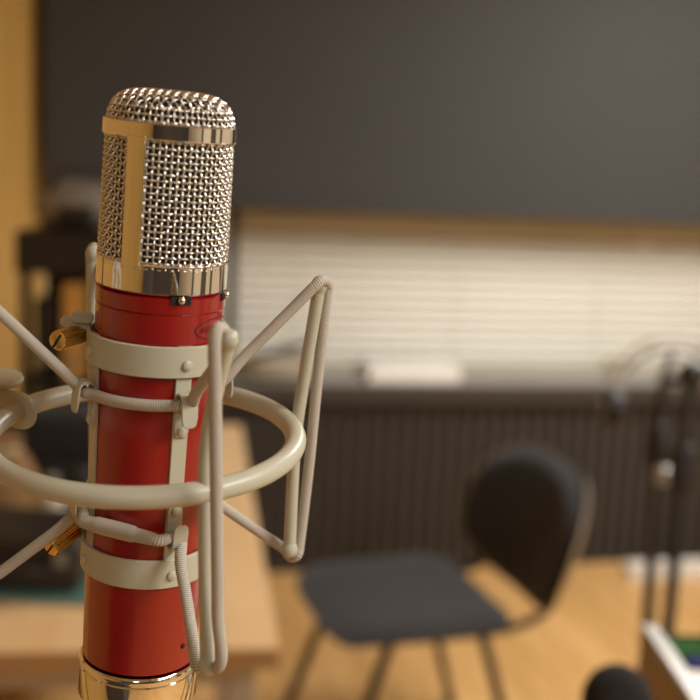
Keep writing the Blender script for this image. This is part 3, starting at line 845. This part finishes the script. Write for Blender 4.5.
# pale bottle
c = on_tab(52, 538)
bt = thing('bottle', 'small pale grey bottle on the table right of the tan bag', 'bottle', c)
bm = newbm(); lathe(bm, [(.026, 0), (.029, .004), (.029, .085), (.020, .10), (.012, .108), (.012, .12)], segs=28); obj('flask', bm, M['pale'], bt, local=True)
bm = newbm(); lathe(bm, [(.015, .119), (.015, .14), (.012, .143)], segs=24); obj('cap', bm, M['grey'], bt, local=True)
# black rack on the far end of the table
RK = on_tab(116, 480); 
rk = thing('equipment_rack', 'black open rack standing on the table at the left wall', 'rack', RK)
rw, rd_ = .42, .26
dR = (RK - EYE).dot(fw)
ht = EYE.z - TZ + (0) ; ztopk = at(60, 226, dR).z - RK.z
bm = newbm(); box(bm, V((0, 0, ztopk - .045)), rw + .02, rd_ + .02, .10); obj('top_tray', bm, M['black'], rk, local=True, bevel=.006)
bm = newbm(); box(bm, V((0, rd_ / 2 + .004, ztopk / 2 + .01)), rw, .008, ztopk - .06); obj('back_panel', bm, M['blackm'], rk, local=True, smooth=False)
for z in (.012, ztopk * .42):
    bm = newbm(); box(bm, V((0, 0, z)), rw, rd_, .02); obj('shelf', bm, M['black'], rk, local=True, bevel=.003)
for x in (-1, 1):
    for y in (-1, 1):
        bm = newbm(); box(bm, V((x * (rw / 2 - .012), y * (rd_ / 2 - .012), ztopk / 2)), .024, .024, ztopk - .06); obj('upright', bm, M['blackm'], rk, local=True, bevel=.002)
def lump(name, label, cat, loc, r, sc, m, sub):
    o = thing(name, label, cat, loc); bm = newbm(); ball(bm, V((0, 0, 0)), r, sc=sc, segs=24, rings=14)
    for v in bm.verts:
        v.co.z = max(v.co.z, -r * sc[2] * .55); v.co *= 1 + .09 * sin(v.co.x * 60 + 1) * cos(v.co.y * 50 + v.co.z * 45)
    mz = min(v.co.z for v in bm.verts); bm.transform(Matrix.Translation((0, 0, -mz)))
    obj(sub, bm, m, o, local=True, angle=70); return o, -mz
rt_top = RK + V((0, 0, ztopk + .0055))
o, h = lump('camera_bag', 'soft grey camera bag on top of the black rack', 'bag', rt_top + V((-.085, .01, 0)), .12, (1.05, .8, .62), M['grey'], 'pouch')
bm = newbm(); tube(bm, smooth_path([V((-.09, -.03, h)), V((-.06, -.05, h + .085)), V((.05, -.05, h + .09)), V((.09, -.03, h))], 8), .009, 8, flat=(V((0, 0, 1)), .6)); obj('strap', bm, M['black'], o, local=True)
bm = newbm(); box(bm, V((.0, -.09, h * .8)), .09, .03, .05); obj('pocket', bm, M['black'], o, local=True, bevel=.01)
sh2 = RK + V((0, 0, ztopk * .42 + .011))
for i, (dx, w, h, m, nm, lb_) in enumerate(((-.155, .050, .20, 'blackm', 'binder', 'black binder at the left end of the rack shelf'), (-.085, .055, .24, 'amber', 'binder', 'tan binder on the rack shelf'), (-.02, .030, .235, 'black', 'binder', 'thin black binder right of the tan binder'), (.04, .055, .24, 'pale', 'binder', 'pale grey binder on the rack shelf next to the microphone'))):
    o = thing(nm, lb_, 'binder', sh2 + V((dx, -.01, 0)), 'binders standing on the rack shelf')
    bm = newbm(); box(bm, V((0, 0, h / 2)), w, .20, h); obj('cover', bm, M[m], o, local=True, bevel=.004)
    bm = newbm(); box(bm, V((0, .004, h / 2)), w * .8, .203, h - .012); obj('pages', bm, M['paper'], o, local=True, smooth=False)
    bm = newbm(); cyl(bm, V((0, -.0995, .05)), V((0, -.1025, .05)), min(.012, w * .3), 18); obj('finger_ring', bm, M['silver'], o, local=True)
bsh = RK + V((0, 0, .0225))
for dx, w, h, m, nm, lb_ in ((-.12, .10, .13, 'amber', 'cardboard_box', 'amber cardboard box on the lowest rack shelf'), (.06, .12, .19, 'pale', 'storage_box', 'pale grey storage box on the lowest rack shelf')):
    o = thing(nm, lb_, 'box', bsh + V((dx, -.02, 0)))
    bm = newbm(); box(bm, V((0, 0, h / 2)), w, .16, h); obj('carton', bm, M[m], o, local=True, bevel=.003)
    bm = newbm(); box(bm, V((0, 0, h + .004)), w + .006, .166, .010); obj('lid', bm, M[m], o, local=True, bevel=.002)

# ================================================================== RIGHT SIDE: stands, headphones, mixer
def mic_stand(name, label, px, py, d, ztop, foot_px=None, knob=True):
    top = at(px, py, d); b = V((top.x, top.y, 0))
    if foot_px: q = at(*foot_px, d); b = q + (q - top) * (q.z / (top.z - q.z)); b.z = 0
    o = thing(name, label, 'microphone stand', b, 'black microphone stands at the right')
    obj('upper_tube', cyl(newbm(), lerp(b, top, .5), top, .011, 16), M['blackm'], o)
    obj('lower_tube', cyl(newbm(), lerp(b, top, .05), lerp(b, top, .82), .0125, 16), M['blackm'], o)
    return o, b, top
d1 = 2.45
o, b, top = mic_stand('tripod_stand', 'black microphone stand at the right carrying headphones, standing in front of the radiator', 661, 400, d1, 0, (648, 615))
zc = lerp(top, b, (top.z - at(659, 446, d1).z) / top.z); x, y, z = frame_from(top - b)
bm = newbm(); lathe(bm, [(.012, -.05), (.026, -.045), (.030, 0), (.026, .045), (.012, .05)], matf(zc, x, y, z), 22); obj('clutch_grip', bm, M['black'], o)
for k in range(3):
    a = R(50 + 120 * k); bm = newbm(); cyl(bm, lerp(b, top, .12), V((b.x + .26 * cos(a), b.y + .26 * sin(a), .009)), .009, 12); obj('leg', bm, M['blackm'], o)
# headphones hung over the top
hp = thing('headphones', 'grey and black headphones hung on the left black stand, silver plug dangling', 'headphones', top)
hc = at(670, 388, d1)
def band_pts(r, w=1.0):
    return [hc + rt * (r * 1.12 * cos(t)) + V((0, 0, 1)) * (r * sin(t)) - fw * .0 for t in [R(-12 + 204 * i / 28) for i in range(29)]]
bm = newbm(); tube(bm, band_pts(.112), .0045, 12); obj('headband', bm, M['sleeve'], hp)
bm = newbm(); tube(bm, [q - V((0, 0, .012)) for q in band_pts(.098)[5:-5]], .005, 10); obj('cushion', bm, M['grey'], hp, label='grey headband cushion')
for sx in (-1, 1):
    cpos = hc + rt * (sx * .118) - V((0, 0, .045)); x, y, z = frame_from(rt * sx)
    bm = newbm(); lathe(bm, [(.030, -.022), (.040, -.016), (.042, .004), (.034, .018), (.012, .023)], matf(cpos, x, y, z), 28); obj('ear_cup', bm, M['black'], hp)
    bm = newbm(); lathe(bm, [(.020, .012), (.024, .022), (.010, .0245)], matf(cpos, x, y, z), 20); obj('cup_badge', bm, M['silver'], hp)
bm = newbm(); tube(bm, smooth_path([hc + rt * .118 - V((0, 0, .085)), hc + rt * .07 - V((0, 0, .14)), hc + rt * .02 - V((0, 0, .12)), at(667, 440, d1 - .05), at(665, 466, d1 - .05)], 8), .003, 8); obj('cable', bm, M['black'], hp)
q0, q1 = at(664, 466, d1 - .05), at(663, 484, d1 - .05)
bm = newbm(); cyl(bm, q1, q0, .019, 18, chamfer=.004); obj('plug', bm, M['silver'], hp, label='silver plug on the cable')
hk = newbm(); tube(hk, smooth_path([top - V((0, 0, .01)), top + V((0, 0, .05)), hc + V((0, 0, .076))], 6), .008, 12); obj('hanger', hk, M['blackm'], o)
d2 = 2.27
o, b, top = mic_stand('tripod_stand', 'second black microphone stand, close to the right photo edge', 691, 385, d2, 0, (667, 640))
zc = lerp(top, b, .14); x, y, z = frame_from(top - b)
bm = newbm(); lathe(bm, [(.012, -.05), (.024, -.045), (.028, 0), (.024, .045), (.012, .05)], matf(zc, x, y, z), 22); obj('clutch_grip', bm, M['black'], o)
bm = newbm(); ball(bm, top + V((0, 0, .02)), .028); obj('swivel_head', bm, M['black'], o)
bm = newbm(); cyl(bm, top + V((-.05, .02, .0)), top + V((.40, -.1, .12)), .008, 14); obj('boom_arm', bm, M['blackm'], o)
for k in range(3):
    a = R(20 + 120 * k); bm = newbm(); cyl(bm, lerp(b, top, .12), V((b.x + .26 * cos(a), b.y + .26 * sin(a), .009)), .009, 12); obj('leg', bm, M['blackm'], o)

# mixer on a small desk
dn = 1.30
pn = at(691, 700, dn); zt = pn.z
pf = on_z(641, 626, zt)
md = (pf - pn); ML = md.length; md.normalize(); mr_ = V((md.y, -md.x, 0))
MXw, MXh = .34, .13
nearL = pn - md * .16; ML += .16
mc = nearL + md * ML / 2 + mr_ * MXw / 2
mx_ = bpy.data.objects.new('mixing_console', None); COL.objects.link(mx_)
mx_.matrix_basis = matf(V((mc.x, mc.y, zt - MXh)), mr_, md, V((0, 0, 1)))
tag(mx_, 'white mixing console with a green and blue display in the bottom right corner', 'mixing console')
bm = newbm(); box(bm, V((0, 0, MXh / 2 - .006)), MXw - .03, ML, MXh - .012); obj('chassis', bm, M['white'], mx_, local=True, smooth=False)
for x in (-1, 1):
    bm = newbm(); box(bm, V((x * (MXw / 2 - .0075), 0, MXh / 2 - .006)), .015, ML, MXh - .012); ck = obj('side_cheek', bm, M['woodside'], mx_, local=True, bevel=.002, label='brown wooden side cheek')
    bm = newbm(); box(bm, V((x * (MXw / 2 - .010), 0, MXh - .003)), .022, ML + .004, .012); obj('edge_trim', bm, M['silver'], ck, local=True, bevel=.003)
bm = newbm(); box(bm, V((0, ML / 2 - .052, MXh - .011)), MXw - .034, .098, .004); dsp = obj('display', bm, mat('matt_screen', (16, 18, 16), .9, spec=.1), mx_, local=True, smooth=False, label='dark display panel')
def quadbox(cx, cy, w, d, m, nm):
    bm = newbm(); box(bm, V((cx, cy, MXh - .0083)), w, d, .0016); obj(nm, bm, m, dsp, local=True, smooth=False)
quadbox(-MXw / 2 + .048, ML / 2 - .040, .046, .045, M['green'], 'green_window'); quadbox(-MXw / 2 + .066, ML / 2 - .084, .062, .024, M['blue'], 'blue_window')
for i in range(4):
    for j in range(3):
        bm = newbm(); cx, cy = -MXw / 2 + .06 + .065 * i, ML / 2 - .20 - .055 * j
        lathe(bm, [(.010, 0), (.010, .004), (.007, .014), (.005, .016)], Matrix.Translation((cx, cy, MXh - .012)), 18); obj('knob', bm, M['black'], mx_, local=True)
dk = thing('side_desk', 'small dark desk under the white mixing console, at the bottom right', 'desk', V((mc.x + .1, mc.y, 0)))
dz = zt - MXh - .0008
bm = newbm(); box(bm, V((mc.x + .1, mc.y, dz - .012)), .50, .60, .024, mr_); obj('top', bm, M['woodside'], dk, smooth=False)
for x in (-1, 1):
    for y in (-1, 1):
        q = V((mc.x + .1, mc.y, 0)) + mr_ * x * .21 + md * y * .26; bm = newbm(); box(bm, V((q.x, q.y, (dz - .024) / 2)), .04, .04, dz - .024, mr_); obj('leg', bm, M['blackm'], dk, bevel=.003)
# foam-covered microphone at the bottom edge
dfm = 1.17; fc = at(617, 702, dfm)
fm = thing('foam_microphone', 'microphone with a black foam windscreen poking up at the bottom right edge', 'microphone', V((fc.x, fc.y, 0)))
bm = newbm(); ball(bm, fc, .036, sc=(1, 1, 1.08)); obj('windscreen', bm, M['foam'], fm)
obj('barrel', cyl(newbm(), fc - V((0, 0, .15)), fc - V((0, 0, .02)), .012, 18, r2=.018), M['blackm'], fm)
obj('pole', cyl(newbm(), V((fc.x, fc.y, .02)), fc - V((0, 0, .145)), .009, 14), M['blackm'], fm)
bm = newbm(); lathe(bm, [(.13, 0), (.13, .012), (.11, .02), (.014, .03)], Matrix.Translation((fc.x, fc.y, 0)), 36); obj('base', bm, M['blackm'], fm)

# ================================================================== LIGHT
def lamp(x, y, w, l, power, where, col=(1, .985, .95), rot=0.):
    o = thing('ceiling_light', None, None, V((x, y, ZC - .05)))
    o['label'] = 'long white ceiling light fitting ' + where; o['category'] = 'light'; o['group'] = 'ceiling light fittings'
    bm = newbm(); box(bm, V((x, y, ZC - .02)), w + .05, l + .05, .04); obj('housing', bm, M['white'], o, smooth=False)
    bm = newbm(); box(bm, V((x, y, ZC - .047)), w, l, .012); obj('diffuser', bm, M['diffuser'], o, smooth=False)
    ld = bpy.data.lights.new('tube_light', 'AREA'); ld.shape = 'RECTANGLE'; ld.size = w; ld.size_y = l; ld.energy = power; ld.color = col
    lo = bpy.data.objects.new('tube_light', ld); COL.objects.link(lo); lo.location = (x, y, ZC - .06)
    return o
lamp(1.6, -.2, .3, 1.4, 50, 'above the right of the microphone')
lamp(1.4, 3.1, .3, 1.4, 50, 'above the chair by the window wall')
lamp(.2, -2.2, .3, 1.4, 9, 'at the far end behind the camera')

w = bpy.data.worlds.new('world'); scene.world = w; w.use_nodes = True
w.node_tree.nodes['Background'].inputs[0].default_value = (.05, .06, .09, 1); w.node_tree.nodes['Background'].inputs[1].default_value = .3

vs = scene.view_settings
scene.display_settings.display_device = 'sRGB'
vs.view_transform = 'Standard'; vs.look = 'None'; vs.gamma = 1; vs.exposure = .6; vs.use_curve_mapping = False
scene.cycles.use_denoising = True
scene.cycles.max_bounces = 10; scene.cycles.diffuse_bounces = 5
